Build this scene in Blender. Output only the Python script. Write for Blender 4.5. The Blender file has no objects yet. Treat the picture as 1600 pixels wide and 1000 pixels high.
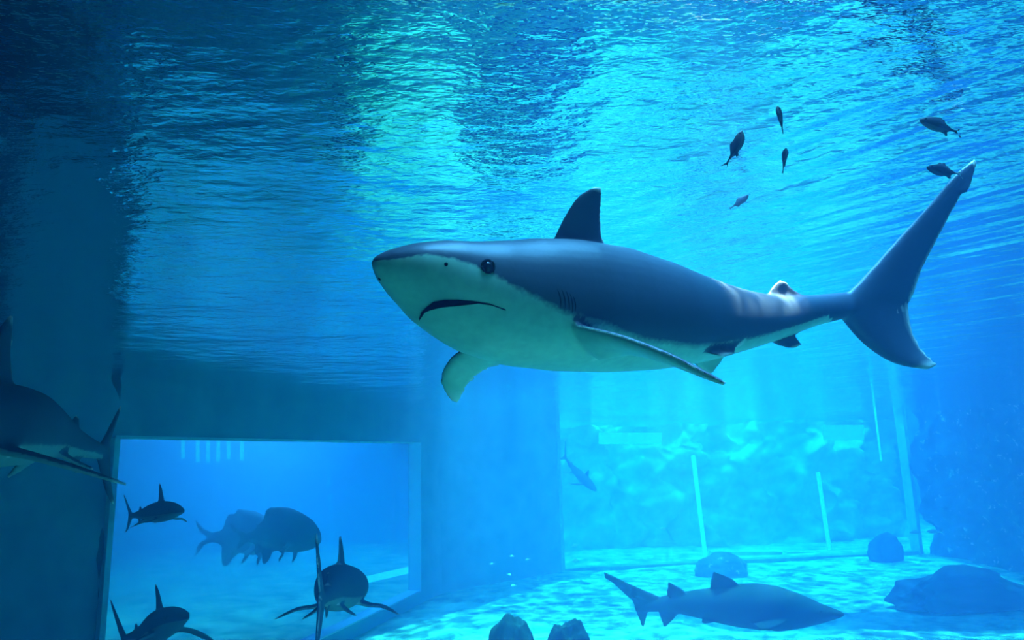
import bpy, bmesh, math, random
import numpy as np
from mathutils import Vector, Matrix, noise
from mathutils.bvhtree import BVHTree
from mathutils.kdtree import KDTree

random.seed(7)
SC = bpy.context.scene
COL = SC.collection
R = math.radians

# ------------------------------------------------------------------ camera
F = 1100.0                       # focal length in pixels of the 1600x1000 frame
PITCH, ROLL = R(10.8), R(1.5)
CAM = Vector((0, 0, 5.4))
fwd = Vector((0, math.cos(PITCH), math.sin(PITCH)))
r0 = Vector((1, 0, 0)); u0 = r0.cross(fwd)
cr, sr = math.cos(ROLL), math.sin(ROLL)
right = r0 * cr + u0 * (-sr)
up = r0 * sr + u0 * cr
cd = bpy.data.cameras.new('camera'); cam = bpy.data.objects.new('camera', cd); COL.objects.link(cam)
cd.sensor_width = 36.0; cd.lens = 36.0 * F / 1600.0; cd.clip_start = 0.05; cd.clip_end = 500
cam.matrix_world = Matrix(((right.x, up.x, -fwd.x, CAM.x), (right.y, up.y, -fwd.y, CAM.y),
                           (right.z, up.z, -fwd.z, CAM.z), (0, 0, 0, 1)))
SC.camera = cam

def ray(u, v):
    return fwd + right * ((u - 800) / F) + up * ((500 - v) / F)
def P(u, v, d):
    return CAM + ray(u, v) * d
def on_z(u, v, z):
    r = ray(u, v); return CAM + r * ((z - CAM.z) / r.z)

SURF = 7.1

# ------------------------------------------------------------------ world, lights, exposure
w = bpy.data.worlds.new('world'); SC.world = w; w.use_nodes = True
w.node_tree.nodes['Background'].inputs[0].default_value = (0.01, 0.16, 0.42, 1)
w.node_tree.nodes['Background'].inputs[1].default_value = 0.12
vs = SC.view_settings
vs.view_transform = 'Standard'; vs.look = 'None'; vs.gamma = 1; vs.use_curve_mapping = False
vs.exposure = 0.0
cy = SC.cycles
cy.max_bounces = 8; cy.diffuse_bounces = 2; cy.glossy_bounces = 3; cy.transmission_bounces = 3
cy.volume_bounces = 1; cy.transparent_max_bounces = 16
cy.sample_clamp_indirect = 6.0; cy.caustics_reflective = False; cy.caustics_refractive = False
cy.use_denoising = True

def area(name, loc, rot, sx, sy, power, color, spread=None):
    l = bpy.data.lights.new(name, 'AREA'); l.shape = 'RECTANGLE'; l.size = sx; l.size_y = sy
    l.energy = power; l.color = color
    if spread: l.spread = R(spread)
    o = bpy.data.objects.new(name, l); o.location = loc; o.rotation_euler = rot; COL.objects.link(o)
    return o

CY = (0.10, 0.88, 1.0)
SUNDIR = Vector((-0.10, 0.05, -1)).normalized()
sun = bpy.data.lights.new('sun', 'SUN'); sun.energy = 6.2; sun.angle = R(0.7); sun.color = (1.0, .88, 1.0)
so = bpy.data.objects.new('sun', sun); COL.objects.link(so)
so.rotation_euler = SUNDIR.to_track_quat('-Z', 'Y').to_euler()
area('skylight', (8.5, 27, 9.6), (0, 0, 0), 14, 17, 1200, (0.12, 0.34, 1.0), 95)
area('near_fill', (2.6, 5, 9.6), (0, 0, 0), 5, 8, 720, (0.12, 0.48, 0.95), 75)  # added fill for the shark and near water, hung below the roof
area('front_fill', (2.5, -2.0, 3.0), (R(105), 0, R(10)), 3, 1.5, 22, (0.20, 1.0, 0.80), 110)  # fill added behind the camera to lift the snout and belly
area('pool_fill', (2.6, 19.0, 9.6), (0, 0, 0), 10, 7, 2200, (0.30, 1.0, 0.84), 40)  # added fill brightening the sand that the surface mirrors
sl = bpy.data.lights.new('streak_spot', 'SPOT'); sl.energy = 6500; sl.spot_size = R(11); sl.spot_blend = .5; sl.shadow_soft_size = .03; sl.color = (1.0, .92, .85)  # spot added for the white streaks on the shark's back
slo = bpy.data.objects.new('streak_spot', sl); COL.objects.link(slo); slo.location = (1.50, 3.2, 9.9)
slo.rotation_euler = (Vector((1.06, 3.26, 6.3)) - Vector((1.50, 3.2, 9.9))).to_track_quat('-Z', 'Y').to_euler()
area('rear_tank_lamps', (-12, 33, 9.6), (0, 0, 0), 10, 20, 9500, (0.62, 0.38, 1.0), 120)
area('far_hall_lamps', (11, 43.5, 9.6), (0, 0, 0), 28, 18, 15000, (0.35, 0.74, 1.0), 130)

# ------------------------------------------------------------------ materials
class NT:
    def __init__(s, name):
        s.m = bpy.data.materials.new(name); s.m.use_nodes = True
        s.t = s.m.node_tree; s.t.nodes.clear()
        s.out = s.n('ShaderNodeOutputMaterial')
    def n(s, ty, **kw):
        nd = s.t.nodes.new(ty)
        for k, v in kw.items():
            if k.startswith('i_'):
                key = k[2:]
                key = int(key) if key.isdigit() else key.replace('_', ' ')
                nd.inputs[key].default_value = v
            else: setattr(nd, k, v)
        return nd
    def l(s, a, b): s.t.links.new(a, b)
    def mix(s, fac, a, b):
        m = s.n('ShaderNodeMix', data_type='RGBA')
        for i, v in ((0, fac), (6, a), (7, b)):
            if hasattr(v, 'is_linked') or hasattr(v, 'links'): s.l(v, m.inputs[i])
            else: m.inputs[i].default_value = v if i == 0 else tuple(v) + ((1,) if len(v) == 3 else ())
        return m.outputs[2]
    def noise(s, scale, detail=3, rough=.5, vec=None, scl=None, rot=None):
        g = s.n('ShaderNodeTexCoord') if vec is None else None
        v = g.outputs['Object'] if g else vec
        if scl or rot:
            mp = s.n('ShaderNodeMapping'); s.l(v, mp.inputs[0])
            if scl: mp.inputs['Scale'].default_value = scl
            if rot: mp.inputs['Rotation'].default_value = rot
            v = mp.outputs[0]
        nz = s.n('ShaderNodeTexNoise'); s.l(v, nz.inputs['Vector'])
        nz.inputs['Scale'].default_value = scale; nz.inputs['Detail'].default_value = detail
        nz.inputs['Roughness'].default_value = rough
        return nz.outputs[0]
    def ramp(s, fac, stops):
        r = s.n('ShaderNodeValToRGB'); s.l(fac, r.inputs[0])
        e = r.color_ramp.elements
        while len(e) < len(stops): e.new(0.5)
        for i, (p, c) in enumerate(stops):
            e[i].position = p; e[i].color = tuple(c) + (1,) if len(c) == 3 else c
        return r.outputs[0]
    def math(s, op, a, b=None):
        m = s.n('ShaderNodeMath', operation=op)
        for i, v in enumerate((a, b)):
            if v is None: continue
            if hasattr(v, 'links'): s.l(v, m.inputs[i])
            else: m.inputs[i].default_value = v
        return m.outputs[0]

def plain(name, c, c2=None, rough=.7, scale=4, bump=0, spec=.3):
    t = NT(name); b = t.n('ShaderNodeBsdfPrincipled')
    nz = t.noise(scale, 5, .6)
    t.l(t.ramp(nz, [(.3, c), (.7, c2 or [x * .7 for x in c])]), b.inputs['Base Color'])
    b.inputs['Roughness'].default_value = rough; b.inputs['Specular IOR Level'].default_value = spec
    if bump:
        bp = t.n('ShaderNodeBump', i_Strength=1.0, i_Distance=bump); t.l(nz, bp.inputs['Height'])
        t.l(bp.outputs[0], b.inputs['Normal'])
    t.l(b.outputs[0], t.out.inputs[0]); return t.m

def mat_water_surface():
    t = NT('water_surface')
    g = t.n('ShaderNodeTexCoord')
    o = g.outputs['Object']
    n1 = t.noise(1.3, 2, .5, o, (1, 1, 1))
    n2 = t.noise(6.0, 4, .62, o, (0.55, 1.0, 1), (0, 0, R(-18)))
    n3 = t.noise(0.45, 1, .5, o)
    h = t.math('ADD', t.math('MULTIPLY', n1, 1.0), t.math('MULTIPLY', n2, 0.42))
    h = t.math('ADD', h, t.math('MULTIPLY', n3, 1.6))
    mp4 = t.n('ShaderNodeMapping', vector_type='TEXTURE'); t.l(o, mp4.inputs[0])
    mp4.inputs['Scale'].default_value = (3.5, .62, 1); mp4.inputs['Rotation'].default_value = (0, 0, R(-50))
    n4 = t.noise(1.9, 2, .5, mp4.outputs[0])
    sx = t.n('ShaderNodeSeparateXYZ'); t.l(o, sx.inputs[0])
    n4 = t.math('MULTIPLY', n4, t.ramp(t.math('MULTIPLY', sx.outputs[0], .1), [(.03, (.25,) * 3), (.22, (1.6,) * 3)]))
    h = t.math('ADD', h, t.math('MULTIPLY', n4, 0.9))
    bp = t.n('ShaderNodeBump', i_Strength=1.0, i_Distance=0.036); t.l(h, bp.inputs['Height'])
    gl = t.n('ShaderNodeBsdfGlossy', i_Roughness=0.0, i_Color=(.93, .97, 1, 1)); t.l(bp.outputs[0], gl.inputs['Normal'])
    # caustic net of light painted into the transparent colour by noise
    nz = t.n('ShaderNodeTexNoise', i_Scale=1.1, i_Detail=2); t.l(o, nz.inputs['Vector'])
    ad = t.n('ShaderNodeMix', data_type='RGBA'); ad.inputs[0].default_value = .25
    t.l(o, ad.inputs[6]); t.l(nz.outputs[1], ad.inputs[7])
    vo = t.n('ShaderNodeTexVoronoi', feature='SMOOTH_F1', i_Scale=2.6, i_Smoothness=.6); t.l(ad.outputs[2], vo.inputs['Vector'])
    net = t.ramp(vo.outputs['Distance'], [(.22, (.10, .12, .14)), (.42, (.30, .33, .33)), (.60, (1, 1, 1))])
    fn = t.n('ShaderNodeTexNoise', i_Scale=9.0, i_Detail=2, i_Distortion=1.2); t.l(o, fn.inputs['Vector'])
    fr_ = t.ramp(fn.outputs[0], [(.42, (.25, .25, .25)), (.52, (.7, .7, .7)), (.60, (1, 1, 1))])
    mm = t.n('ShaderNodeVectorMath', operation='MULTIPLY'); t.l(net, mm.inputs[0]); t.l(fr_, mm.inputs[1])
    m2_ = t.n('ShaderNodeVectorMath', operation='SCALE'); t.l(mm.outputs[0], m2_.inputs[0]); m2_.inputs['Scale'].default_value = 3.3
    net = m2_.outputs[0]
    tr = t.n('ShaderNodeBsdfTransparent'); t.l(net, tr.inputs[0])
    # total internal reflection beyond the critical angle
    geo = t.n('ShaderNodeNewGeometry')
    vm = t.n('ShaderNodeVectorMath', operation='DOT_PRODUCT')
    t.l(geo.outputs['Incoming'], vm.inputs[0]); t.l(bp.outputs[0], vm.inputs[1])
    c = t.math('ABSOLUTE', vm.outputs['Value'])
    f = t.ramp(c, [(.60, (0, 0, 0)), (.72, (.95, .95, .95))])
    ms = t.n('ShaderNodeMixShader'); t.l(f, ms.inputs[0]); t.l(gl.outputs[0], ms.inputs[1]); t.l(tr.outputs[0], ms.inputs[2])
    t.l(ms.outputs[0], t.out.inputs[0]); return t.m

def mat_water_volume(dens=.037, ab=.26, sc=(.12, .40, 1.0, 1), ag=.905):
    t = NT('water')
    s_ = t.n('ShaderNodeVolumeScatter', i_Density=dens, i_Anisotropy=0.15, i_Color=sc)
    a = t.n('ShaderNodeVolumeAbsorption', i_Density=ab, i_Color=(0.45, ag, .985, 1))
    ad = t.n('ShaderNodeAddShader'); t.l(s_.outputs[0], ad.inputs[0]); t.l(a.outputs[0], ad.inputs[1])
    t.l(ad.outputs[0], t.out.inputs['Volume']); return t.m

def mat_glass():
    t = NT('window_glass')
    tr = t.n('ShaderNodeBsdfTransparent', i_Color=(.90, .97, 1, 1)); gl = t.n('ShaderNodeBsdfGlossy', i_Roughness=.02)
    fr = t.n('ShaderNodeValue'); fr.outputs[0].default_value = .05
    ms = t.n('ShaderNodeMixShader'); t.l(fr.outputs[0], ms.inputs[0]); t.l(tr.outputs[0], ms.inputs[1]); t.l(gl.outputs[0], ms.inputs[2])
    t.l(ms.outputs[0], t.out.inputs[0]); return t.m

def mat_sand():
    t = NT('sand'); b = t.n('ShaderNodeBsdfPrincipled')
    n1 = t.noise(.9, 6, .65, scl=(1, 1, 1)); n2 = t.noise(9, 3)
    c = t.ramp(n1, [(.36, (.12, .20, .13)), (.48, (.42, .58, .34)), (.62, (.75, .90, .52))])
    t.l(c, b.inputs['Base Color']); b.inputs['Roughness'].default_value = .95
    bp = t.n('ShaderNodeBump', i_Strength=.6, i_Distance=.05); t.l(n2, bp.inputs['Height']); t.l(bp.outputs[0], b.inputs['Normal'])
    t.l(b.outputs[0], t.out.inputs[0]); return t.m

def mat_skin(name, back, belly, tip, rough=.42, spec=.5):
    t = NT(name); b = t.n('ShaderNodeBsdfPrincipled')
    at = t.n('ShaderNodeAttribute', attribute_name='shade'); sp = t.n('ShaderNodeSeparateColor'); t.l(at.outputs['Color'], sp.inputs[0])
    nz = t.noise(7, 5, .6)
    wob = t.math('ADD', sp.outputs[0], t.math('MULTIPLY', t.math('SUBTRACT', nz, .5), .22))
    m = t.ramp(wob, [(.38, (0, 0, 0)), (.62, (1, 1, 1))])
    c = t.mix(m, belly, back)
    fine = t.noise(28, 4, .6)
    c = t.mix(t.math('MULTIPLY', fine, .35), c, [x * .55 for x in back])
    c = t.mix(sp.outputs[1], c, tip)
    c = t.mix(sp.outputs[2], c, [x * .18 for x in back])
    t.l(c, b.inputs['Base Color']); b.inputs['Roughness'].default_value = rough; b.inputs['Specular IOR Level'].default_value = spec
    bp = t.n('ShaderNodeBump', i_Strength=.25, i_Distance=.004); t.l(fine, bp.inputs['Height']); t.l(bp.outputs[0], b.inputs['Normal'])
    t.l(b.outputs[0], t.out.inputs[0]); return t.m

def mat_reef():
    t = NT('reef_rock'); b = t.n('ShaderNodeBsdfPrincipled')
    nz = t.noise(1.4, 5, .6); n2 = t.noise(2.6, 4, .7)
    base = t.ramp(nz, [(.3, (.13, .17, .21)), (.7, (.03, .05, .08))])
    c = t.mix(t.ramp(n2, [(.60, (0, 0, 0)), (.68, (1, 1, 1))]), base, (.62, .72, .66))  # pale patches painted in for sunlit bits of the reef top
    t.l(c, b.inputs['Base Color']); b.inputs['Roughness'].default_value = .9
    bp = t.n('ShaderNodeBump', i_Strength=1.0, i_Distance=.06); t.l(nz, bp.inputs['Height']); t.l(bp.outputs[0], b.inputs['Normal'])
    t.l(b.outputs[0], t.out.inputs[0]); return t.m

M = dict(
    surf=mat_water_surface(), vol=mat_water_volume(), glass=mat_glass(), sand=mat_sand(),
    wall=plain('tank_wall', (.30, .42, .50), (.20, .30, .40), .9, 1.2, .01),
    frame=plain('window_reveal', (.80, .88, .95), (.70, .80, .90), .8, 3),
    rock=plain('dark_rock', (.06, .08, .10), (.015, .025, .035), .9, 1.6, .05),
    reef=mat_reef(),
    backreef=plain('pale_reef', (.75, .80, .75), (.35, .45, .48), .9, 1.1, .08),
    roof=plain('shade_roof_grey', (.15, .15, .15), None, .9, 2),
    pale=plain('pale_post', (.85, .92, .90), (.7, .8, .8), .6, 6),
    skin=mat_skin('shark_skin', (.095, .12, .16), (.55, .88, .62), (1.0, .97, .82)),
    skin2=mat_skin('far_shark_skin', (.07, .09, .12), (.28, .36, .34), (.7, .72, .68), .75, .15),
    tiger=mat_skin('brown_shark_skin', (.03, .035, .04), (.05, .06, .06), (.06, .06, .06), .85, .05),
    fish=mat_skin('grouper_skin', (.10, .12, .14), (.14, .17, .18), (.2, .2, .2), .6),
    small=mat_skin('small_fish_skin', (.06, .08, .09), (.14, .17, .18), (.2, .2, .2), .5),
    white=mat_skin('pale_fish_skin', (.80, .86, .82), (.95, .97, .92), (.9, .9, .9), .4),
    dark=plain('mouth_dark', (.004, .005, .008), None, .9, 4, spec=.0),
    gill=plain('gill_dark', (.03, .04, .05), None, .9, 4, spec=.1),
)
def eye_mat():
    t = NT('eye'); b = t.n('ShaderNodeBsdfPrincipled', i_Roughness=.06)
    b.inputs['Base Color'].default_value = (.012, .016, .02, 1)
    t.l(b.outputs[0], t.out.inputs[0]); return t.m
M['eye'] = eye_mat()
def lit(name, c, k):
    t = NT(name); e_ = t.n('ShaderNodeEmission'); e_.inputs[0].default_value = tuple(c) + (1,); e_.inputs[1].default_value = k
    t.l(e_.outputs[0], t.out.inputs[0]); return t.m
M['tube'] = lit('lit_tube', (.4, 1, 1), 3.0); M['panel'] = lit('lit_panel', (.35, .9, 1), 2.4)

# ------------------------------------------------------------------ helpers
def link(name, me, mat, parent=None, smooth=False):
    o = bpy.data.objects.new(name, me); COL.objects.link(o)
    if mat: me.materials.append(mat)
    if parent: o.parent = parent
    if smooth: me.polygons.foreach_set('use_smooth', [True] * len(me.polygons))
    return o
def mesh(name, verts, faces):
    me = bpy.data.meshes.new(name); me.from_pydata([tuple(v) for v in verts], [], faces); me.update(); return me
def tag(o, label=None, cat=None, group=None, kind=None):
    if label: o['label'] = label
    if cat: o['category'] = cat
    if group: o['group'] = group
    if kind: o['kind'] = kind
    return o
def struct(name, me, mat, parent=None, label=None, smooth=False):
    o = link(name, me, mat, parent, smooth)
    if not parent: o['kind'] = 'structure'
    if label: o['label'] = label
    return o
def box_faces(k=0):
    return [tuple(k + i for i in f) for f in ((0, 3, 2, 1), (4, 5, 6, 7), (0, 1, 5, 4), (1, 2, 6, 5), (2, 3, 7, 6), (3, 0, 4, 7))]
def boxes(name, lst, fn=None):
    """lst of (x0,x1,y0,y1,z0,z1); fn maps local to world"""
    vs_, fs = [], []
    for (x0, x1, y0, y1, z0, z1) in lst:
        k = len(vs_)
        for z in (z0, z1):
            for (x, y) in ((x0, y0), (x1, y0), (x1, y1), (x0, y1)):
                p = Vector((x, y, z)); vs_.append(fn(p) if fn else p)
        fs += box_faces(k)
    return mesh(name, vs_, fs)
def lerp(xs, ys, x):
    return float(np.interp(x, xs, ys))

# ------------------------------------------------------------------ setting
# water body: one closed block of scattering, absorbing water
wv = struct('water', boxes('water', [(-45, 50, -4, 62, -0.6, SURF)]), M['vol'])
wv['kind'] = 'stuff'; wv['label'] = 'clear blue hazy water filling the whole tank'; wv['category'] = 'water'

# rippled surface seen from below
def surface():
    nx, ny = 240, 200
    xs = np.linspace(-44, 49, nx); ys = np.concatenate([np.linspace(-3.9, 12, 90), np.linspace(12.2, 61, 110)])
    V = []
    for y in ys:
        for x in xs:
            z = SURF + .012 * noise.noise(Vector((x * .5, y * .8, 0))) - .03
            V.append((x, y, z))
    Fc = [(j * nx + i, (j + 1) * nx + i, (j + 1) * nx + i + 1, j * nx + i + 1) for j in range(ny - 1) for i in range(nx - 1)]
    return mesh('water_surface', V, Fc)
ws = struct('water_surface', surface(), M['surf'], smooth=True)
ws['label'] = 'rippled mirror-like underside of the water surface'

# floor
def floor_mesh():
    nx, ny = 180, 150
    V = []
    for y in np.linspace(-3.5, 60, ny):
        for x in np.linspace(-44, 49, nx):
            V.append((x, y, .10 * noise.noise(Vector((x * .35, y * .35, 3))) + .05 * noise.noise(Vector((x * 1.1, y * 1.1, 9)))))
    Fc = [(j * nx + i, j * nx + i + 1, (j + 1) * nx + i + 1, (j + 1) * nx + i) for j in range(ny - 1) for i in range(nx - 1)]
    return mesh('floor', V, Fc)
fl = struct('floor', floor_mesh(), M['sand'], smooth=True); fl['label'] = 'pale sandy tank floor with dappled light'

# left wall with the big window. Wall-local frame: s along the wall, q into the thickness, z up
A = P(180, 716, 13.6); B = P(650, 714, 27.1); A.z = B.z = 0
e = (B - A); LEN = e.length; e.normalize(); nrm = Vector((-e.y, e.x, 0))
def wl(p): return A + e * p.x + nrm * p.y + Vector((0, 0, p.z))
def hit_wall(u, v, q=0.0):
    r = ray(u, v); a = A + nrm * q
    tt = (a - CAM).dot(nrm) / r.dot(nrm); p = CAM + r * tt
    return (p - A).dot(e), p.z
s0, ztop = hit_wall(180, 685); s1, ztop2 = hit_wall(651, 690); s1b, zbot = hit_wall(663, 921)
ztop = (ztop + ztop2) / 2
TH = 0.50
print('window', s0, s1, s1b, ztop, zbot, LEN)
s1 = (s1 + s1b) / 2
struct('wall_left', boxes('wall_left', [(s0 - 2.5, s1 + 3.0, 0, TH, ztop, 10), (s1, s1 + 3.0, 0, TH, -.3, ztop), (s0 - 2.5, s0, 0, TH, -.3, ztop),
                                        (s0, s1, 0, TH, -.3, zbot)], wl), M['wall'], label='plain blue tank wall around the large window')
win = bpy.data.objects.new('window_1', None); COL.objects.link(win); win['kind'] = 'structure'
win['label'] = 'large rectangular viewing window in the left tank wall'
def wpart(name, lst, mat, label=None):
    o = link(name, boxes(name, lst, wl), mat, win)
    if label: o['label'] = label
    return o
t_ = .03
wpart('window_reveal', [(s0, s1, -.02, TH - .02, ztop - t_, ztop + .02)], M['frame'], 'pale reveal along the top of the opening')
wpart('window_reveal', [(s1 - t_, s1 + .02, -.02, TH - .02, zbot, ztop - t_)], M['frame'], 'pale reveal at the right of the opening')
wpart('window_reveal', [(s0 - .1, s0 + t_, -.10, TH - .02, zbot, ztop - t_)], M['frame'], 'thin pale left edge of the opening')
wpart('window_sill', [(s0, s1, -.02, TH - .02, zbot - .02, zbot + t_)], M['frame'], 'wide pale sloping sill')
wpart('window_pane', [(s0 + t_, s1 - t_, TH - .10, TH - .06, zbot + t_, ztop - t_)], M['glass'])

# middle wall between the two windows
C = P(874, 712, 33.6); C.z = 0
e2 = (C - wl(Vector((s1 + 2.2, 0, 0)))); L2 = e2.length; e2.normalize(); n2 = Vector((-e2.y, e2.x, 0)); o2 = wl(Vector((s1 + 2.2, 0, 0)))
def w2(p): return o2 + e2 * p.x + n2 * p.y + Vector((0, 0, p.z))
struct('wall_middle', boxes('wall_middle', [(0, L2, .0, .8, -.3, 10)], w2), M['wall'], label='plain blue wall section between the two windows')

# far window opening and what lies beyond
D = P(1418, 705, 36.0); D.z = 0
e3 = (D - C); L3 = e3.length; e3.normalize(); n3 = Vector((-e3.y, e3.x, 0))
def w3(p): return C + e3 * p.x + n3 * p.y + Vector((0, 0, p.z))
struct('wall_far', boxes('wall_far', [(0, L3, 0, .6, -.3, .12)], w3), M['wall'], label='low kerb under the far window')
win2 = bpy.data.objects.new('window_2', None); COL.objects.link(win2); win2['kind'] = 'structure'
win2['label'] = 'very wide bright window at the far end of the tank'
for (nm, l_) in (('window_frame', [(-.12, 0.06, -.06, .6, 0, 7.6)]), ('window_frame', [(L3 - .06, L3 + .12, -.06, .6, 0, 7.6)]),
                 ('window_pane', [(.06, L3 - .06, .25, .32, .12, 7.6)])):
    link(nm, boxes(nm, l_, w3), M['glass'] if nm == 'window_pane' else M['frame'], win2)
# tall upright tubes given a glow, and pale sill beams, beyond the far window
def post(name, pts, rad, mat, label, cat, group=None, parent=None):
    V, Fc = [], []; n = 10
    ax = (pts[-1] - pts[0]).normalized(); a = ax.orthogonal().normalized(); b = ax.cross(a)
    for p in pts:
        for k in range(n):
            th = 2 * math.pi * k / n; V.append(p + (a * math.cos(th) + b * math.sin(th)) * rad)
    for j in range(len(pts) - 1):
        for k in range(n):
            Fc.append((j * n + k, j * n + (k + 1) % n, (j + 1) * n + (k + 1) % n, (j + 1) * n + k))
    Fc.append(tuple(reversed(range(n)))); Fc.append(tuple(range((len(pts) - 1) * n, len(pts) * n)))
    o = link(name, mesh(name, V, Fc), mat, parent, True)
    if label: tag(o, label, cat, group)
    return o
post('glow_tube', [P(1083, 712, 35.6), P(1102, 868, 35.6)], .11, M['tube'], 'tallest glowing upright tube in the middle of the far window', 'lamp')
post('glow_tube', [P(1278, 738, 36.2), P(1296, 858, 36.2)], .10, M['tube'], 'glowing upright tube right of the tallest one', 'lamp')
post('glow_tube', [P(1358, 570, 36.5), P(1377, 720, 36.5)], .05, M['tube'], 'thin glowing tube high at the right of the far window', 'lamp')
def slab(name, u0_, u1_, v0_, v1_, d, th, mat, label, cat):
    a, b, c, d_ = P(u0_, v1_, d), P(u1_, v1_, d), P(u1_, v0_, d), P(u0_, v0_, d)
    back = Vector((0, th, 0)); vs_ = [a, b, b + back, a + back, d_, c, c + back, d_ + back]
    return tag(link(name, mesh(name, vs_, box_faces()), mat), label, cat)
slab('kerb', 1112, 1222, 862, 874, 36, .6, M['pale'], 'low bright kerb block at the foot of the far window', 'kerb')
slab('kerb', 1230, 1300, 862, 872, 36.3, .6, M['pale'], 'short bright kerb block right of the longer one', 'kerb')

# murkier water standing behind each of the two windows
def murk(name, fn, x0, x1, y0, y1, dens, label):
    o = link(name, boxes(name, [(x0, x1, y0, y1, -.5, SURF - .02)], fn), mat_water_volume(dens, .03, (.7, .8, 1, 1), .9))
    return tag(o, label, 'water', None, 'stuff')
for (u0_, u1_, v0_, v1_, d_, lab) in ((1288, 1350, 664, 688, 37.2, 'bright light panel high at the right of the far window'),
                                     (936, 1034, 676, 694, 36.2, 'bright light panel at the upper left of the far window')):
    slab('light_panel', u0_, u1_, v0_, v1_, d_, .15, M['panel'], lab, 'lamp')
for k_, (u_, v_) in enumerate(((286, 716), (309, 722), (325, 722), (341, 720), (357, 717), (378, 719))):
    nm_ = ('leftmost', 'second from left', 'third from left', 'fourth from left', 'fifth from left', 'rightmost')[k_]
    post('glow_tube', [P(u_, 688, 26.5), P(u_, v_, 26.5)], .07, M['panel'], nm_ + ' of the six short glowing tubes at the top of the large window', 'lamp', 'short glowing tubes behind the large window')
post('glow_tube', [P(572, 906, 27.0), P(641, 890, 28.6)], .13, M['panel'], 'bright shelf given an added glow, lying level at the lower right inside the large window', 'lamp')  # shelf made to glow in place of light falling on it
murk('water', wl, s0 - 6, s1 + 7, TH + .05, 13, .085, 'hazy water behind the large left window')
murk('water', w3, 0, L3, 1.8, 19, .04, 'bright hazy water behind the far window')
struct('wall_back', boxes('wall_back', [(-2, 44, 56, 57, -.3, 10)]), M['wall'], label='hazy back wall beyond the far window')
struct('light_baffle', mesh('light_baffle', [(-1.2, 33.2, -.3), (-.6, 33.2, -.3), (-1.6, 56, -.3), (-2.2, 56, -.3), (-1.2, 33.2, 10), (-.6, 33.2, 10), (-1.6, 56, 10), (-2.2, 56, 10)], box_faces()), M['wall'], label='unseen light baffle added between the rear tank and the far hall')  # unseen baffle added to stop far-hall light spilling into the rear tank
struct('wall_rear', boxes('wall_rear', [(-40, -5.2, 47, 48, -.3, 10)]), M['wall'], label='hazy back wall beyond the left window')

def rock_wall(name, path, z0, z1, mat, label, amp=.5, nz=60, seg=140, scale=.55, kind='structure'):
    pts = [Vector(p) for p in path]; ds = [0]
    for i in range(1, len(pts)): ds.append(ds[-1] + (pts[i] - pts[i - 1]).length)
    V = []
    for j in range(nz + 1):
        z = z0 + (z1 - z0) * j / nz
        for i in range(seg + 1):
            s = ds[-1] * i / seg
            x = lerp(ds, [p.x for p in pts], s); y = lerp(ds, [p.y for p in pts], s)
            q = Vector((x, y, z)) * scale
            d = noise.fractal(q, 1.0, 2.0, 5) * amp
            d2 = noise.fractal(q + Vector((31, 7, 3)), 1.0, 2.0, 5) * amp
            V.append((x + d, y + d2, z + .3 * d))
    n = seg + 1
    Fc = [(j * n + i, j * n + i + 1, (j + 1) * n + i + 1, (j + 1) * n + i) for j in range(nz) for i in range(seg)]
    o = link(name, mesh(name, V, Fc), mat, None, True); o['kind'] = kind; o['label'] = label
    return o
# dark rock pillar on the left
pe = P(166, 720, 13.2); pe2 = P(-250, 720, 12.6); pe3 = wl(Vector((s0 - .2, .4, 0)))
rock_wall('wall_side',
          [(pe2.x - 9, 11.5, 0), (pe2.x, pe2.y, 0), (pe.x - .45, pe.y, 0), (pe.x - .12, pe.y + .35, 0), (pe3.x - .12, pe3.y + .5, 0)],
          -.3, 7.6, M['rock'], 'dark rough rock pillar beside the left window', amp=.22)
# pale reef backdrop standing behind the far window
def w3l(x, y): q_ = w3(Vector((x, y, 0))); return (q_.x, q_.y, 0)
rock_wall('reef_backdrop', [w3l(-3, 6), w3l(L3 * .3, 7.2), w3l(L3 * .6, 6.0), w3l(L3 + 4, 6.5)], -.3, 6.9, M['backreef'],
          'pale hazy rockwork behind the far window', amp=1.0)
# reef wall to the right of the far window
q1 = P(1424, 705, 35.5); q2 = P(1500, 700, 33.5); q3 = P(1640, 700, 27); q4 = P(1900, 700, 20)
rock_wall('wall_right', [(q1.x + .45, q1.y + .6, 0), (q2.x, q2.y, 0), (q3.x, q3.y, 0), (q4.x, q4.y, 0), (q4.x + 3, 4, 0)],
          -.3, 7.6, M['reef'], 'rough blue reef wall on the right of the far window', amp=.7)

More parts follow.
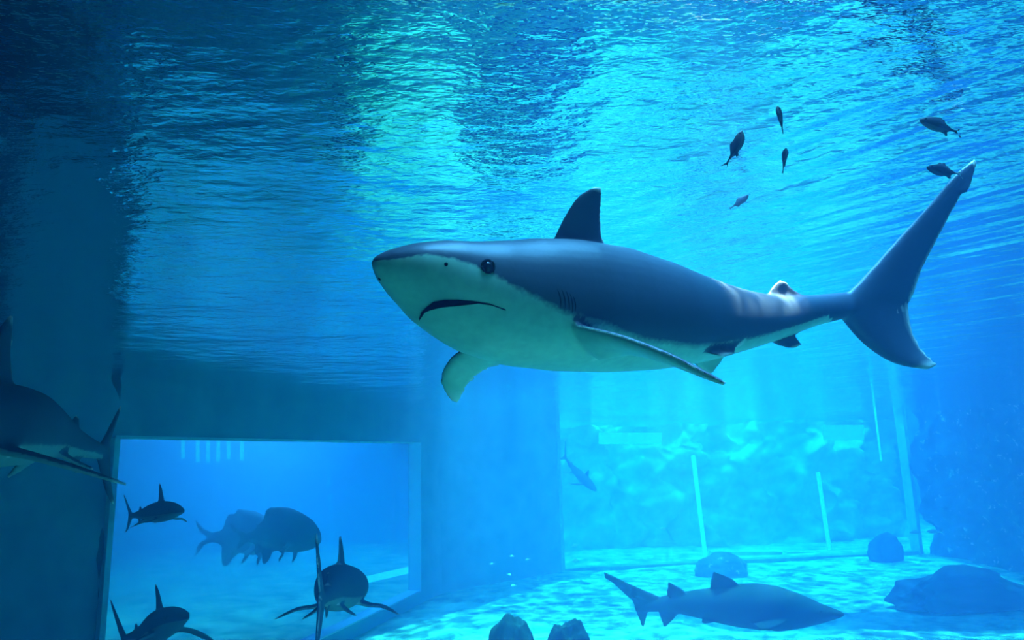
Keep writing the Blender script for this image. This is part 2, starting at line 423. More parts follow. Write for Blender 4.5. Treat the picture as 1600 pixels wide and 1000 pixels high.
# unseen roof added over the left half of the pool: its open edge throws the shade line on the sand
f1 = on_z(560, 1000, 0); f2 = on_z(900, 903, 0)
dirv = (f2 - f1).normalized()
RZ = 10.2
off = SUNDIR * (-(RZ) / SUNDIR.z) * -1
def prism(pts, z0, z1, V, Fc):
    k = len(V); n = len(pts)
    V += [Vector((p[0], p[1], z0)) for p in pts] + [Vector((p[0], p[1], z1)) for p in pts]
    Fc += [tuple(k + i for i in reversed(range(n))), tuple(k + i for i in range(n, 2 * n))] + [(k + i, k + (i + 1) % n, k + n + (i + 1) % n, k + n + i) for i in range(n)]
def shade_roof_mesh():
    V, Fc = [], []
    shv = Vector((-SUNDIR.x, -SUNDIR.y, 0)) / (-SUNDIR.z)
    a = Vector((f1.x, 15, 0)) + shv * RZ; c1 = f1 + shv * RZ; b = f2 + dirv * 3.0 + shv * RZ
    prism([(a.x, a.y), (c1.x, c1.y), (b.x, b.y), (b.x - 4, 33), (b.x - 4, 60), (-42, 60), (-42, a.y)], RZ, RZ + .4, V, Fc)
    # near roof added to shade the foreground, its gaps cut to light the shark
    sx0, sx1, sy0, sy1 = SLOT
    tx0, tx1, ty0, ty1 = SLOT2
    for (x0, x1, y0, y1) in ((-42, 49, -6, sy0), (-42, tx0, sy0, sy1), (tx1, sx0, sy0, sy1), (tx0, tx1, sy0, ty0), (tx0, tx1, ty1, sy1),
                             (sx1, 49, sy0, sy1), (-42, 49, sy1, 4.6), (-42, -.5, 4.6, 16.2), (-.5, 7.5, 9.5, 15.2), (7.5, 49, 4.6, 14.0)):
        prism([(x0, y0), (x1, y0), (x1, y1), (x0, y1)], RZ + .02, RZ + .4, V, Fc)
    # walkway crossing the open part
    q = [on_z(1000, 958, 0), on_z(1150, 985, 0), on_z(1800, 985, 0), on_z(1800, 953, 0)]
    q = [c_ + shv * RZ for c_ in q]
    prism([(c_.x, c_.y) for c_ in q], RZ, RZ + .3, V, Fc)
    return mesh('shade_roof', V, Fc)
SLOT = (1.15, 1.88, 3.02, 3.8); SLOT2 = (-.1, .75, 2.62, 3.4)
struct('shade_roof', shade_roof_mesh(), M['roof'], label='unseen roof added to shade half of the pool')

# ------------------------------------------------------------------ rocks
def rock(name, c, sx, sy, sz, rz, mat, label, cat='rock', seed=0, amp=.35, sub=5, flat=True):
    bm = bmesh.new(); bmesh.ops.create_icosphere(bm, subdivisions=sub, radius=1)
    for v in bm.verts:
        p = v.co.copy(); d = 1 + amp * noise.fractal(p * 1.3 + Vector((seed * 7.3, 0, 0)), 1.0, 2.0, 5)
        v.co = p * d
        if flat and v.co.z < -.35: v.co.z = -.35
    me = bpy.data.meshes.new(name); bm.to_mesh(me); bm.free()
    o = link(name, me, mat, None, True); o.location = c; o.scale = (sx, sy, sz); o.rotation_euler = (0, 0, rz)
    return tag(o, label, cat)
def floor_at(u, v): return on_z(u, v, 0.0)
c = floor_at(1505, 950); rock('rock', (c.x, c.y, .35), 2.1, 1.0, .85, .05, M['rock'], 'long dark rounded rock lying on the sand at lower right', seed=1, amp=.3)
c = floor_at(1590, 955); rock('rock', (c.x + 2.6, c.y + 1.2, .4), 1.5, .9, 1.1, .4, M['rock'], 'dark rock behind the long one at the right edge', seed=2, amp=.3)
c = floor_at(1128, 897); rock('rock', (c.x, c.y, .15), 1.15, .9, .75, 0, M['reef'], 'hazy rounded boulder behind the bottom dwelling shark', seed=3, amp=.15)
c = floor_at(1382, 872); rock('rock', (c.x - .3, c.y - .8, .3), .85, .6, .95, 0, M['rock'], 'round dark boulder at the right foot of the far window', seed=4, amp=.12)
for i, (u, d, sx, top, lab) in enumerate(((800, 14.6, .72, 986, 'left one of two dark rough rocks at the bottom edge of the view'),
                                         (884, 14.0, .62, 984, 'right one of two dark rough rocks at the bottom edge of the view'))):
    p = P(u, top, d); rock('rock', (p.x, p.y, .35), sx, .55, p.z * .92, .3 * i, M['rock'], lab, seed=6 + i, amp=.18)

# ------------------------------------------------------------------ bodies (sharks and fish)
class Shape:
    """Collects closed shells with a colour per vertex (r = back, g = pale tip, b = blackish edge), fuses them into one skin."""
    def __init__(s): s.V, s.F, s.C = [], [], []
    def grid(s, rings, cols, closed_ends=True):
        k = len(s.V); n = len(rings[0]); m = len(rings)
        for r_, c_ in zip(rings, cols):
            s.V += [tuple(p) for p in r_]; s.C += c_
        for j in range(m - 1):
            for i in range(n):
                s.F.append((k + j * n + i, k + j * n + (i + 1) % n, k + (j + 1) * n + (i + 1) % n, k + (j + 1) * n + i))
        s.F.append(tuple(k + i for i in reversed(range(n)))); s.F.append(tuple(k + (m - 1) * n + i for i in range(n)))
    def fin(s, LE, TE, th_root, th_tip, col, tip=.12, edge=0.0, n=14, m=30, min_t=.0, tipcol=(1, 1), paleunder=None):
        LE = [Vector(p) for p in LE]; TE = [Vector(p) for p in TE]
        def curve(Pt, k):
            x = k * (len(Pt) - 1); i = min(int(x), len(Pt) - 2); f = x - i
            p0 = Pt[max(i - 1, 0)]; p1 = Pt[i]; p2 = Pt[i + 1]; p3 = Pt[min(i + 2, len(Pt) - 1)]
            return .5 * ((2 * p1) + (p2 - p0) * f + (2 * p0 - 5 * p1 + 4 * p2 - p3) * f * f + (3 * p1 - p0 - 3 * p2 + p3) * f ** 3)
        rings, cols = [], []
        N0 = None
        for j in range(m + 1):
            k = j / m
            a, b = curve(LE, k), curve(TE, k)
            a2, b2 = curve(LE, min(1, k + .04)), curve(TE, min(1, k + .04)); a1, b1 = curve(LE, max(0, k - .04)), curve(TE, max(0, k - .04))
            span = (a2 + b2) - (a1 + b1); N = (b - a).cross(span)
            if N.length < 1e-9: N = N0 or Vector((0, 0, 1))
            N.normalize()
            if N0 is not None and N.dot(N0) < 0: N = -N
            if N0 is not None: N = (N * .5 + N0 * .5).normalized()
            N0 = N
            th = th_root + (th_tip - th_root) * k
            rg, cc = [], []
            for i in range(2 * n):
                ang = 2 * math.pi * i / (2 * n)
                x = .5 - .5 * math.cos(ang)               # 0 leading .. 1 trailing
                prof = math.sqrt(max(x, 0)) * (1 - x) * 1.9 + .42 * math.sqrt(max(x * (1 - x), 0)) * 1.0
                sg = 1 if i <= n else -1
                off_ = sg * max(prof * .5 * th, 0)
                rg.append(a + (b - a) * x + N * off_)
                t_tip = max(0, (k - (1 - tip)) / max(tip, 1e-6)) if tip > 0 else 0
                g = min(1, t_tip * 1.6) * tipcol[0]
                if edge > 0 and x > 1 - edge and k > .12: g = max(g, tipcol[1] * min(1, (x - (1 - edge)) / edge * 2.2))
                r_c = col
                if paleunder is not None and N.z * sg < -.05: r_c = paleunder
                cc.append((r_c, g, 0.0, 1.0))
            rings.append(rg); cols.append(cc)
        s.grid(rings, cols)
    def build(s, name, mat, voxel, smooth=6, parent=None):
        me0 = mesh(name + '_src', s.V, s.F)
        bm = bmesh.new(); bm.from_mesh(me0); bmesh.ops.recalc_face_normals(bm, faces=bm.faces); bm.to_mesh(me0); bm.free()
        o0 = bpy.data.objects.new('tmp', me0); COL.objects.link(o0)
        md = o0.modifiers.new('r', 'REMESH'); md.mode = 'VOXEL'; md.voxel_size = voxel; md.adaptivity = 0
        if smooth:
            m2 = o0.modifiers.new('s', 'SMOOTH'); m2.factor = .5; m2.iterations = smooth
        dg = bpy.context.evaluated_depsgraph_get(); ev = o0.evaluated_get(dg)
        me = bpy.data.meshes.new_from_object(ev); me.name = name
        kd = KDTree(len(s.V))
        for i, v in enumerate(s.V): kd.insert(v, i)
        kd.balance()
        at = me.color_attributes.new('shade', 'FLOAT_COLOR', 'POINT')
        cols = np.zeros(len(me.vertices) * 4)
        Cn = s.C
        for i, v in enumerate(me.vertices):
            acc = [0, 0, 0]; wsum = 0
            for (_, idx, dist) in kd.find_n(v.co, 3):
                wgt = 1 / (dist + voxel * .3); cc = Cn[idx]; wsum += wgt
                acc[0] += cc[0] * wgt; acc[1] += cc[1] * wgt; acc[2] += cc[2] * wgt
            cols[i * 4:i * 4 + 4] = (acc[0] / wsum, acc[1] / wsum, acc[2] / wsum, 1)
        at.data.foreach_set('color', cols)
        bpy.data.objects.remove(o0); bpy.data.meshes.remove(me0)
        me.materials.clear()
        return link(name, me, mat, parent, True)

SH_T = [0, .015, .04, .08, .15, .22, .30, .40, .50, .60, .70, .80, .90, 1.0, 1.06]
SH_UP = [.004, .014, .026, .044, .064, .082, .092, .098, .092, .078, .060, .044, .033, .027, .020]
SH_DN = [.004, .012, .022, .040, .064, .082, .092, .098, .092, .076, .055, .040, .029, .024, .018]
SH_W = [.006, .024, .044, .064, .086, .098, .104, .100, .088, .070, .052, .037, .028, .016, .006]

class Body:
    """A bent body: maps (t along the spine, side, up) in body lengths to the world."""
    def __init__(s, pts, roll=0.0, prof=(SH_T, SH_UP, SH_DN, SH_W)):
        s.p = [Vector(q) for q in pts]
        # resample by Catmull-Rom
        dense = []
        for i in range(len(s.p) - 1):
            p0 = s.p[max(i - 1, 0)]; p1 = s.p[i]; p2 = s.p[i + 1]; p3 = s.p[min(i + 2, len(s.p) - 1)]
            for k in range(12):
                f = k / 12
                dense.append(.5 * ((2 * p1) + (p2 - p0) * f + (2 * p0 - 5 * p1 + 4 * p2 - p3) * f * f + (3 * p1 - p0 - 3 * p2 + p3) * f ** 3))
        dense.append(s.p[-1]); s.d = dense
        ac = [0]
        for i in range(1, len(dense)): ac.append(ac[-1] + (dense[i] - dense[i - 1]).length)
        s.L = ac[-1]; s.a = [x / s.L for x in ac]; s.roll = roll; s.prof = prof
        s.X = [q.x for q in dense]; s.Y = [q.y for q in dense]; s.Z = [q.z for q in dense]
    def pos(s, t):
        if t <= 1 and t >= 0: return Vector((lerp(s.a, s.X, t), lerp(s.a, s.Y, t), lerp(s.a, s.Z, t)))
        if t > 1: T = (s.pos(1) - s.pos(.96)).normalized(); return s.pos(1) + T * (t - 1) * s.L
        T = (s.pos(0) - s.pos(.04)).normalized(); return s.pos(0) + T * (-t) * s.L
    def frame(s, t):
        T = (s.pos(max(t - .04, 0)) - s.pos(min(t + .04, 1))).normalized() if 0 <= t <= 1 else (s.pos(.96) - s.pos(1.0)).normalized()
        Z = Vector((0, 0, 1)); S = Z.cross(T).normalized(); U = T.cross(S)          # S = the animal's left
        c_, s_ = math.cos(s.roll), math.sin(s.roll)
        return T, S * c_ + U * s_, U * c_ - S * s_
    def m(s, t, y, z):
        T, S, U = s.frame(t); return s.pos(t) + (S * y + U * z) * s.L
    def loft(s, sh, power=2.15, t1=None, line=-.10, n=40, nt=90, snoutdark=True):
        Tt, UPp, DN, W = s.prof; t1 = t1 or Tt[-1]
        rings, cols = [], []
        for j in range(nt + 1):
            f = j / nt; t = t1 * (f ** 1.25)
            hu, hd, hw = lerp(Tt, UPp, t), lerp(Tt, DN, t), lerp(Tt, W, t)
            rg, cc = [], []
            for i in range(n):
                th = 2 * math.pi * i / n; cx, cz = math.cos(th), math.sin(th)
                x = math.copysign(abs(cx) ** (2 / power), cx) * hw; z = math.copysign(abs(cz) ** (2 / power), cz)
                h = hu if z > 0 else hd
                rg.append(s.m(t, x, z * h))
                r_c = min(1, max(0, .5 + (z - line_at(line, t)) * 2.6))
                cc.append((r_c, 0, 0, 1))
            rings.append(rg); cols.append(cc)
        sh.grid(rings, cols)

def line_at(line, t):
    return line if not isinstance(line, (list, tuple)) else lerp(line[0], line[1], t)

def std_fins(b, sh, edge=.12, tip=.15, pect_drop=-.17, dors=1.0, th=1.0, second=1.0, col=1.0, ps=1.0, cs=1.0):
    L = b.L; m = b.m
    def mp(t, y, z): return m(.28 + (t - .28) * ps if ps < 1 else t, y * ps, z * (ps if abs(z) > .1 else 1))
    T = lambda pts: [m(t, 0, z) for t, z in pts]
    sh.fin(T([(.30, .04), (.335, .12), (.375, .10 + .09 * dors), (.42, .10 + .14 * dors)]), T([(.47, .04), (.45, .10), (.435, .10 + .06 * dors), (.435, .10 + .13 * dors)]), .03 * L * th, .010 * L, col, tip, edge)
    sh.fin(T([(.765, .02), (.785, .045 + .02 * second), (.805, .045 + .04 * second)]), T([(.86, .02), (.835, .045 + .01 * second), (.83, .045 + .035 * second)]), .02 * L * th, .008 * L, col, tip, edge)
    sh.fin(T([(.775, -.02), (.80, -.06), (.83, -.085)]), T([(.87, -.02), (.85, -.05), (.855, -.08)]), .02 * L * th, .008 * L, col, tip, edge)
    sh.fin(T([(.96, .0), (1 + .04 * cs, .07 * cs), (1 + .14 * cs, .17 * cs), (1 + .27 * cs, .30 * cs)]), T([(1.02, -.01), (1 + .09 * cs, .02 * cs), (1 + .17 * cs, .12 * cs), (1 + .285 * cs, .28 * cs)]), .03 * L * th, .009 * L, col, tip * .7, edge)
    sh.fin(T([(.97, .01), (1.02, -.06), (1.07, -.12), (1.13, -.16)]), T([(1.08, .03), (1.09, -.03), (1.11, -.09), (1.145, -.15)]), .03 * L * th, .009 * L, col, tip, edge)
    for sg in (1, -1):
        sh.fin([mp(.25, .06 * sg, -.045), mp(.29, .17 * sg, -.075), mp(.35, .28 * sg, pect_drop * .7), mp(.44, .38 * sg, pect_drop)],
               [mp(.36, .05 * sg, -.06), mp(.36, .15 * sg, -.08), mp(.41, .25 * sg, pect_drop * .72), mp(.455, .37 * sg, pect_drop)], .03 * L * th, .009 * L, col, tip, edge, paleunder=.1)
        sh.fin([m(.60, .03 * sg, -.05), m(.65, .08 * sg, -.085), m(.68, .11 * sg, -.10)], [m(.69, .02 * sg, -.045), m(.69, .06 * sg, -.075), m(.70, .10 * sg, -.095)], .02 * L * th, .008 * L, col, tip, edge, paleunder=.1)

def bvh_of(o):
    me = o.data
    return BVHTree.FromPolygons([v.co for v in me.vertices], [tuple(p.vertices) for p in me.polygons])
def cast(bvh, u, v):
    r = ray(u, v).normalized(); h, n, _, _ = bvh.ray_cast(CAM, r); return h, n
def tube_mesh(name, pts, rads, n=8):
    V, Fc = [], []
    for j, p in enumerate(pts):
        a0 = pts[min(j + 1, len(pts) - 1)] - pts[max(j - 1, 0)]; a0.normalize()
        a = a0.orthogonal().normalized(); b = a0.cross(a)
        for k in range(n):
            th = 2 * math.pi * k / n; V.append(p + (a * math.cos(th) + b * math.sin(th)) * rads[j])
    for j in range(len(pts) - 1):
        for k in range(n): Fc.append((j * n + k, j * n + (k + 1) % n, (j + 1) * n + (k + 1) % n, (j + 1) * n + k))
    Fc.append(tuple(reversed(range(n)))); Fc.append(tuple(range((len(pts) - 1) * n, len(pts) * n)))
    return mesh(name, V, Fc)
def eyeball(c, r, parent, mat=None, name='eye'):
    bm = bmesh.new(); bmesh.ops.create_uvsphere(bm, u_segments=16, v_segments=10, radius=r)
    for v in bm.verts: v.co += Vector(c)
    me = bpy.data.meshes.new(name); bm.to_mesh(me); bm.free()
    return link(name, me, mat or M['eye'], parent, True)

# ------------------------------------------------------------------ the large silvertip-like shark
main_pts = [P(584, 409, 2.20), P(650, 424, 2.30), P(720, 448, 2.41), P(790, 465, 2.52), P(860, 474, 2.64), P(940, 484, 2.80),
            P(1020, 494, 2.96), P(1085, 500, 3.11), P(1150, 501, 3.26), P(1210, 497, 3.39), P(1265, 487, 3.51), P(1330, 476, 3.64)]
mb = Body(main_pts, R(8), (SH_T,
          [.006, .016, .027, .042, .062, .080, .091, .096, .088, .074, .056, .040, .030, .026, .020],
          [.006, .020, .036, .058, .080, .090, .094, .092, .084, .070, .054, .038, .028, .023, .018], SH_W))
sh = Shape()
mb.loft(sh, line=([0, .04, .10, .15, .22, .3, .38, .5, .7, .9, .97, 1], [-.2, .06, -.10, -.30, -.50, -.62, -.74, -.78, -.74, -.6, -1.6, -1.6]))
def PP(lst): return [P(*q) for q in lst]
sh.fin(PP([(852, 405, 2.70), (868, 368, 2.70), (884, 335, 2.71), (905, 305, 2.72), (930, 291, 2.73)]),
       PP([(985, 425, 2.90), (955, 395, 2.84), (942, 368, 2.80), (940, 330, 2.77), (941, 293, 2.75)]), .085, .022, 1, .10, .06)
sh.fin(PP([(1300, 478, 3.60), (1342, 440, 3.64), (1400, 376, 3.70), (1452, 320, 3.75), (1492, 273, 3.79), (1523, 248, 3.82)]),
       PP([(1360, 500, 3.66), (1417, 478, 3.72), (1440, 425, 3.75), (1474, 357, 3.79), (1503, 303, 3.81), (1526, 258, 3.83)]), .10, .022, 1, .035, .10)
sh.fin(PP([(1470, 300, 3.77), (1500, 268, 3.80), (1518, 253, 3.82)]), PP([(1516, 302, 3.80), (1521, 285, 3.81), (1527, 262, 3.83)]), .018, .016, 1, .2, .12)
sh.fin(PP([(1300, 478, 3.60), (1345, 533, 3.62), (1395, 567, 3.62), (1450, 578, 3.60)]),
       PP([(1420, 470, 3.73), (1424, 508, 3.70), (1441, 545, 3.66), (1466, 569, 3.62)]), .10, .022, 1, .18, .12, tipcol=(.6, .9))
sh.fin(PP([(1190, 475, 3.36), (1203, 452, 3.38), (1218, 437, 3.40)]), PP([(1250, 475, 3.44), (1240, 456, 3.44), (1232, 442, 3.43)]), .04, .018, 1, .1, 0)
sh.fin(PP([(1225, 470, 3.41), (1228, 458, 3.42), (1230, 448, 3.42)]), PP([(1235, 474, 3.44), (1262, 467, 3.50), (1240, 452, 3.45)]), .03, .016, 1, 0, 0)
sh.fin(PP([(1195, 515, 3.38), (1208, 536, 3.37), (1238, 545, 3.38)]), PP([(1262, 500, 3.50), (1246, 524, 3.45), (1258, 538, 3.45)]), .04, .018, 1, .12, .08)
# pelvic fins
sh.fin(PP([(1080, 520, 3.02), (1088, 545, 2.93), (1130, 557, 2.90)]), PP([(1160, 520, 3.12), (1152, 545, 3.05), (1150, 553, 3.0)]), .04, .018, 1, .15, .05, paleunder=.3)
sh.fin(PP([(1070, 545, 3.10), (1085, 570, 3.16), (1108, 585, 3.24)]), PP([(1140, 535, 3.2), (1132, 560, 3.24), (1114, 582, 3.26)]), .04, .018, 1, 0, 0, paleunder=.3)
# near pectoral, seen nearly edge-on
sh.fin(PP([(872, 492, 2.50), (900, 506, 2.36), (965, 524, 2.22), (1040, 552, 2.10), (1100, 582, 2.03), (1134, 600, 2.00)]),
       PP([(940, 540, 2.66), (940, 566, 2.50), (985, 556, 2.38), (1040, 568, 2.24), (1100, 590, 2.10), (1134, 601, 2.03)]), .055, .016, 1, .05, .05, paleunder=.12)
# far pectoral
sh.fin(PP([(760, 520, 2.60), (722, 545, 2.74), (697, 567, 2.84), (688, 597, 2.94), (704, 627, 3.02)]),
       PP([(830, 560, 2.72), (790, 568, 2.84), (757, 580, 2.92), (733, 602, 2.98), (717, 629, 3.04)]), .055, .018, 1, .22, .13, paleunder=.15)
shark = sh.build('shark', M['skin'], .0095, 5)
tag(shark, 'large grey-backed shark with pale belly and white fin tips swimming just below the surface', 'shark')
bv = bvh_of(shark)
h, n_ = cast(bv, 762, 417)
if h:
    eyeball(h - n_ * .006, .021, shark)
    ring = tube_mesh('eyelid', [h + n_ * .004 + (Vector((n_.y, -n_.x, 0)).normalized() * math.cos(a) + Vector((0, 0, 1)) * math.sin(a)) * .021 for a in [i * math.pi / 8 for i in range(17)]], [.004] * 17, 6)
    link('eyelid', ring, M['gill'], shark, True)
def surf_strip(name, upper, lower, mat, lift=.003, n=40):
    def res(pts, k):
        x = np.linspace(0, 1, len(pts)); return lerp(x, [p[0] for p in pts], k), lerp(x, [p[1] for p in pts], k)
    V, Fc = [], []; m_ = 6
    for i in range(n + 1):
        a = res(upper, i / n); b = res(lower, i / n)
        for j in range(m_ + 1):
            f = j / m_; q = cast(bv, a[0] + (b[0] - a[0]) * f, a[1] + (b[1] - a[1]) * f)
            if q[0] is None: return None
            V.append(q[0] + q[1] * lift)
    k = m_ + 1
    for i in range(n):
        for j in range(m_): Fc.append((i * k + j, i * k + j + 1, (i + 1) * k + j + 1, (i + 1) * k + j))
    return link(name, mesh(name, V, Fc), mat, shark, True)
surf_strip('mouth', [(655, 497), (659, 487), (667, 479), (678, 471), (695, 468), (715, 468), (740, 470), (765, 474), (790, 483)],
           [(656, 500), (664, 488), (673, 484), (690, 480), (710, 478), (730, 476), (748, 474), (768, 477), (790, 485)], M['dark'])
for gx, (x0, y0, x1, y1) in enumerate(((868, 446, 875, 486), (875, 446, 882, 490), (882, 448, 888, 494), (888, 452, 893, 496), (893, 457, 897, 494))):
    pts, rd = [], []
    for i in range(13):
        f = i / 12; q = cast(bv, x0 + (x1 - x0) * f + 4 * math.sin(math.pi * f), y0 + (y1 - y0) * f)
        if q[0]: pts.append(q[0] - q[1] * .0016); rd.append(.0006 + .0028 * math.sin(math.pi * f))
    if len(pts) > 4: link('gill_slit', tube_mesh('gill_slit', pts, rd, 6), M['gill'], shark, True)
for (u, v, r_) in ((697, 413, .008), (593, 436, .008)):
    q = cast(bv, u, v)
    if q[0]: eyeball(q[0] - q[1] * (r_ * .65), r_, shark, M['dark'], 'nostril')

# ------------------------------------------------------------------ other sharks
def shark_obj(pts, label, mat, roll=0, voxel=None, group=None, line=-.2, **kw):
    b = Body(pts, roll); s_ = Shape(); b.loft(s_, line=line, n=28, nt=60); std_fins(b, s_, **kw)
    o = s_.build('shark', mat, voxel or b.L * .0075, 3)
    tag(o, label, 'shark', group)
    bvx = bvh_of(o)
    for sg in (1, -1):
        h_, nn, _, _ = bvx.ray_cast(b.m(.11, .2 * sg, .02), (b.m(.11, 0, .015) - b.m(.11, .2 * sg, .02)).normalized())
        if h_: eyeball(h_ - nn * .003 * b.L, .0085 * b.L, o)
    return o
# left shark, head out of frame
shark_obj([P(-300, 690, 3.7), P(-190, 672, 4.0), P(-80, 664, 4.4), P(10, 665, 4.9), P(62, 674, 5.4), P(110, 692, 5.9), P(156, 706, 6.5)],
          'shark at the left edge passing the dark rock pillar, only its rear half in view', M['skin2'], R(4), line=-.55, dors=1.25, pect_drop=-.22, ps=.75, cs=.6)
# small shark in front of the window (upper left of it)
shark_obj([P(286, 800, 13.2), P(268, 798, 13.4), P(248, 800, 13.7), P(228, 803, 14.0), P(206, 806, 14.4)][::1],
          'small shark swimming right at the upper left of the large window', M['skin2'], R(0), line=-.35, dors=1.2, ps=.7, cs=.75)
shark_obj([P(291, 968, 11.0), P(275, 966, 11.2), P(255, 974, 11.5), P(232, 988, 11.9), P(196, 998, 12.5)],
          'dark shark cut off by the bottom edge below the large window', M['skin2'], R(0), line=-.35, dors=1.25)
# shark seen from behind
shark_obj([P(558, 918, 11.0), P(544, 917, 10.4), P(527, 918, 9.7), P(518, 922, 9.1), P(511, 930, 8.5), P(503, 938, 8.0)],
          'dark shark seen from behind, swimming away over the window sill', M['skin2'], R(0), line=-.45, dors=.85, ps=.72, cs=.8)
# bottom-dwelling shark on the right
ST = ([0, .02, .06, .12, .2, .3, .4, .5, .6, .7, .8, .9, 1.0, 1.06],
      [.005, .014, .026, .045, .070, .092, .098, .092, .078, .066, .052, .040, .030, .02],
      [.006, .016, .032, .058, .092, .118, .122, .112, .095, .076, .056, .040, .028, .02],
      [.008, .03, .05, .07, .09, .105, .105, .095, .08, .062, .045, .033, .02, .008])
tb = Body([P(1319, 960, 14.6), P(1285, 957, 14.8), P(1240, 950, 15), P(1190, 944, 15.2), P(1140, 943, 15.5), P(1090, 942, 15.9), P(1045, 943, 16.3), P(1012, 948, 16.6)], 0, ST)
s_ = Shape(); tb.loft(s_, line=-1.5, n=30, nt=70)
D_ = 15.6
s_.fin(PP([(1165, 925, 15.3), (1145, 905, 15.35), (1115, 893, 15.45)]), PP([(1108, 925, 15.7), (1108, 912, 15.65), (1112, 898, 15.6)]), .12, .04, 1, 0)
s_.fin(PP([(1080, 932, 15.9), (1065, 920, 16), (1045, 909, 16.1)]), PP([(1040, 932, 16.2), (1041, 922, 16.2), (1043, 912, 16.15)]), .10, .04, 1, 0)
s_.fin(PP([(1030, 932, 16.4), (990, 915, 16.8), (965, 903, 17.1), (944, 893, 17.4)]), PP([(1000, 950, 16.7), (975, 928, 17.0), (958, 912, 17.2), (945, 904, 17.4)]), .12, .04, 1, 0)
s_.fin(PP([(1020, 940, 16.5), (1013, 955, 16.6), (1006, 980, 16.7)]), PP([(985, 930, 16.8), (992, 952, 16.75), (1002, 978, 16.7)]), .12, .04, 1, 0)
s_.fin(PP([(1070, 945, 16.0), (1055, 965, 16.1), (1040, 980, 16.2)]), PP([(1025, 945, 16.4), (1030, 962, 16.3), (1036, 978, 16.2)]), .10, .04, 1, 0)
s_.fin(PP([(1135, 955, 15.5), (1120, 970, 15.4), (1100, 974, 15.4)]), PP([(1095, 950, 15.8), (1095, 962, 15.7), (1096, 972, 15.5)]), .10, .04, 1, 0)
s_.fin(PP([(1248, 955, 14.9), (1222, 974, 14.5), (1195, 984, 14.3)]), PP([(1165, 955, 15.2), (1172, 974, 14.9), (1188, 983, 14.4)]), .12, .05, 1, 0)
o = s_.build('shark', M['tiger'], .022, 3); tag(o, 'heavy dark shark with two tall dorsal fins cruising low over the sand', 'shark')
bvx = bvh_of(o)
for sg in (1, -1):
    h_, nn, _, _ = bvx.ray_cast(tb.m(.10, .3 * sg, .02), (tb.m(.10, 0, .015) - tb.m(.10, .3 * sg, .02)).normalized())
    if h_: eyeball(h_ - nn * .01, .03, o)
# faint shark in the haze by the middle wall
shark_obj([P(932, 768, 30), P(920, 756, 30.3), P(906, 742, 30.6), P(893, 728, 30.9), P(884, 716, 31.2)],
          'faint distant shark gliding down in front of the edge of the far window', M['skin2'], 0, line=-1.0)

# ------------------------------------------------------------------ fish
def fish_obj(name, pts, prof, fins, mat, label, cat='fish', voxel=.02, group=None, line=-.5, roll=0, th=.03, eye=(.12, .03, .012), smooth=3):
    b = Body(pts, roll, prof); s2 = Shape(); b.loft(s2, line=line, n=24, nt=44, power=2.0)
    for f in fins:
        le, te = f[0], f[1]
        s2.fin([b.m(*q) for q in le], [b.m(*q) for q in te], th * b.L, th * .4 * b.L, 1, 0, n=8, m=14)
    o = s2.build(name, mat, voxel, smooth); tag(o, label, cat, group)
    if eye:
        bvx = bvh_of(o)
        for sg in (1, -1):
            h_, nn, _, _ = bvx.ray_cast(b.m(eye[0], .4 * sg, eye[1]), (b.m(eye[0], 0, eye[1]) - b.m(eye[0], .4 * sg, eye[1])).normalized())
            if h_: eyeball(h_ - nn * eye[2] * .4 * b.L, eye[2] * b.L, o)
    return o
GT = ([0, .03, .08, .18, .3, .45, .6, .75, .88, 1.0],
      [.02, .08, .14, .22, .28, .34, .35, .20, .085, .07],
      [.02, .07, .12, .17, .20, .21, .19, .13, .08, .07],
      [.01, .06, .09, .12, .14, .13, .11, .07, .035, .015])
GF = [([(.50, 0, .20), (.56, 0, .32), (.64, 0, .37)], [(.88, 0, .05), (.86, 0, .18), (.78, 0, .30)]),       # soft dorsal
      ([(.58, 0, -.14), (.66, 0, -.27), (.76, 0, -.36)], [(.90, 0, -.04), (.90, 0, -.20), (.86, 0, -.34)]), # anal
      ([(.96, 0, .05), (1.08, 0, .12), (1.24, 0, .24)], [(.96, 0, -.02), (1.12, 0, .0), (1.20, 0, .12)]),
      ([(.96, 0, -.05), (1.08, 0, -.12), (1.22, 0, -.26)], [(.96, 0, .02), (1.12, 0, .0), (1.19, 0, -.12)]),
      ([(.30, .12, -.08), (.36, .20, -.18), (.42, .22, -.30)], [(.38, .11, -.05), (.46, .19, -.14), (.48, .21, -.27)]),
      ([(.30, -.12, -.08), (.36, -.20, -.18), (.42, -.22, -.30)], [(.38, -.11, -.05), (.46, -.19, -.14), (.48, -.21, -.27)]),
      ([(.28, .04, -.16), (.32, .06, -.27), (.36, .06, -.35)], [(.36, .04, -.17), (.39, .06, -.25), (.40, .06, -.33)])]
gx = 21.5
fish_obj('grouper', [P(502, 846, gx), P(470, 838, gx + .1), P(430, 836, gx + .2), P(385, 840, gx + .3)], GT, GF, M['fish'],
         'front one of the two hump-backed dark fish seen through the large window', 'fish', .05, 'humped fish in the large window', th=.035)
fish_obj('grouper', [P(448, 846, gx + 2.0), P(415, 842, gx + 2.0), P(375, 840, gx + 2.1), P(330, 840, gx + 2.2)], GT, GF, M['fish'],
         'rear one of the two humped dark fish, its forked tail showing at left', 'fish', .05, 'humped fish in the large window', th=.035)
for o_ in [x for x in COL.objects if x.name.startswith('grouper')]: del o_['group']

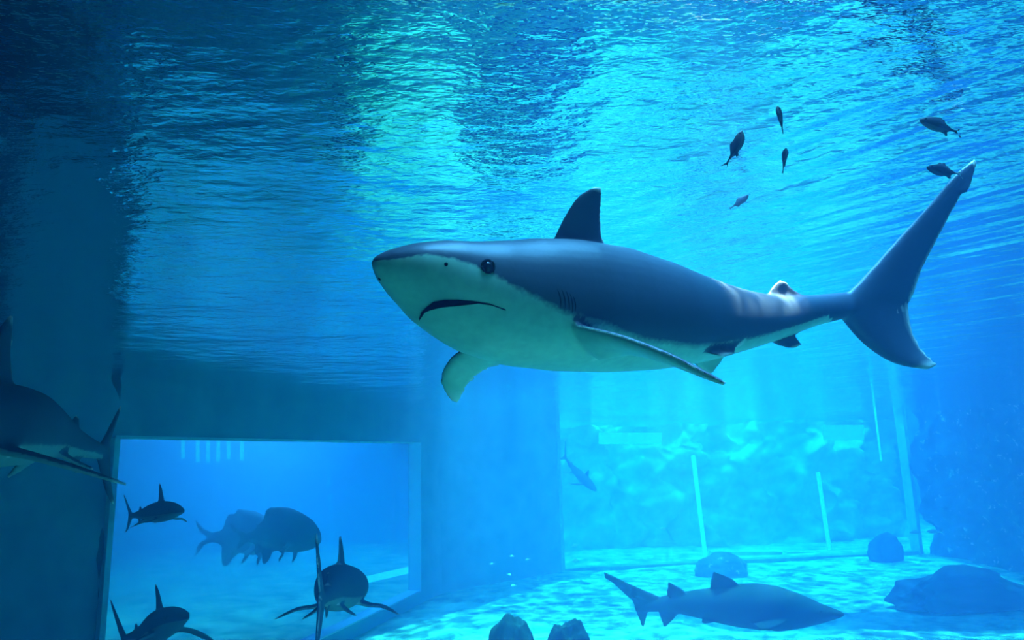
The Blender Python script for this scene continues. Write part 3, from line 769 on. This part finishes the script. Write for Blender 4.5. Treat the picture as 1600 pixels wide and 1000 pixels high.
SF = ([0, .05, .15, .3, .45, .6, .8, 1.0], [.01, .06, .12, .17, .18, .15, .08, .04], [.01, .05, .11, .16, .17, .14, .07, .04], [.01, .04, .07, .09, .09, .07, .04, .015])
SFF = [([(.25, 0, .12), (.4, 0, .24), (.6, 0, .25)], [(.8, 0, .05), (.78, 0, .12), (.74, 0, .18)]),
       ([(.55, 0, -.12), (.65, 0, -.2), (.72, 0, -.22)], [(.82, 0, -.05), (.8, 0, -.12), (.79, 0, -.18)]),
       ([(.96, 0, .03), (1.12, 0, .1), (1.26, 0, .2)], [(.96, 0, -.02), (1.12, 0, 0), (1.2, 0, .08)]),
       ([(.96, 0, -.03), (1.12, 0, -.1), (1.26, 0, -.2)], [(.96, 0, .02), (1.12, 0, 0), (1.2, 0, -.08)])]
near = [((1158, 207, 5.0), (1152, 228, 5.0), (1140, 248, 5.05), 'dark fish pointing up near the surface above the shark\'s back', .02),
        ((1215, 168, 4.4), (1219, 183, 4.4), (1222, 200, 4.45), 'highest small dark fish, right under the surface', .02),
        ((1228, 233, 5.3), (1226, 246, 5.1), (1224, 262, 4.9), 'slim fish seen head-on with its thin tail hanging down', .02),
        ((1168, 306, 6.4), (1158, 314, 6.4), (1146, 322, 6.45), 'small round fish nearest to the shark\'s back', .02),
        ((1440, 188, 4.8), (1462, 195, 4.8), (1486, 203, 4.85), 'dark fish just left of the top right corner ripples', .02),
        ((1450, 262, 5.4), (1468, 266, 5.4), (1490, 270, 5.5), 'pale blurred fish close beside the tip of the shark\'s tail', .02)]
for a, b, c_, lab, vx in near:
    a, c_ = [(b[0] + (q_[0] - b[0]) * 1.22, b[1] + (q_[1] - b[1]) * 1.22, 0) for q_ in (a, c_)]
    dz = (.95 if 'round' in lab else .77) * (SURF - CAM.z) / max(ray(a[0], a[1] - 6).z, ray(c_[0], c_[1] - 6).z); a, b, c_ = (a[0], a[1], dz), (b[0], b[1], dz), (c_[0], c_[1], dz + .03)
    L_ = (P(*a) - P(*c_)).length
    fish_obj('small_fish', [P(*a), P(*b), P(*c_)], SF, SFF, M['small'] if 'pale' not in lab else M['reef'], lab, 'fish', L_ * .04, th=.06, eye=(.13, .03, .03), smooth=2)
pale = [(1430, 832, 27, 22, 'left one of two pale fish at the foot of the reef wall'), (1458, 831, 27, 24, 'right one of two pale fish at the foot of the reef wall'),
        (800, 869, 20, 9, 'brightest of the tiny pale fish in front of the middle wall'), (824, 874, 20, 9, 'tiny pale fish right of the brightest one by the middle wall'),
        (768, 881, 20, 9, 'tiny pale fish left of the brightest one by the middle wall'), (796, 898, 20, 9, 'tiny pale fish below the brightest one by the middle wall'),
        (802, 915, 20, 10, 'lowest tiny pale fish just above the sand by the middle wall'), (898, 852, 30, 14, 'small pale fish at the left foot of the far window'),
        (899, 876, 29, 18, 'small pale fish just over the sand left of the bottom shark'), (1036, 826, 31, 14, 'small pale fish left of the middle pole')]
base = None
for i, (u, v, d, px, lab) in enumerate(pale):
    if base is None:
        base = fish_obj('pale_fish', [Vector((-.5, 0, 0)), Vector((0, 0, 0)), Vector((.5, 0, 0))], SF, SFF, M['white'], lab, 'fish', .045, 'tiny pale fish by the walls', th=.06, eye=(.13, .03, .03), smooth=2)
        o = base
    else:
        o = base.copy(); COL.objects.link(o)
        if px > 12:
            for ch in base.children:
                c2 = ch.copy(); COL.objects.link(c2); c2.parent = o
    p = P(u, v, d); k = px * d / F / 1.25
    o.location = p; o.scale = (k, k, k); o.rotation_euler = (0, random.uniform(-.2, .2), random.uniform(-.5, .5) + (math.pi if i % 3 == 2 else 0))
    tag(o, lab, 'fish', 'small pale fish by the walls')
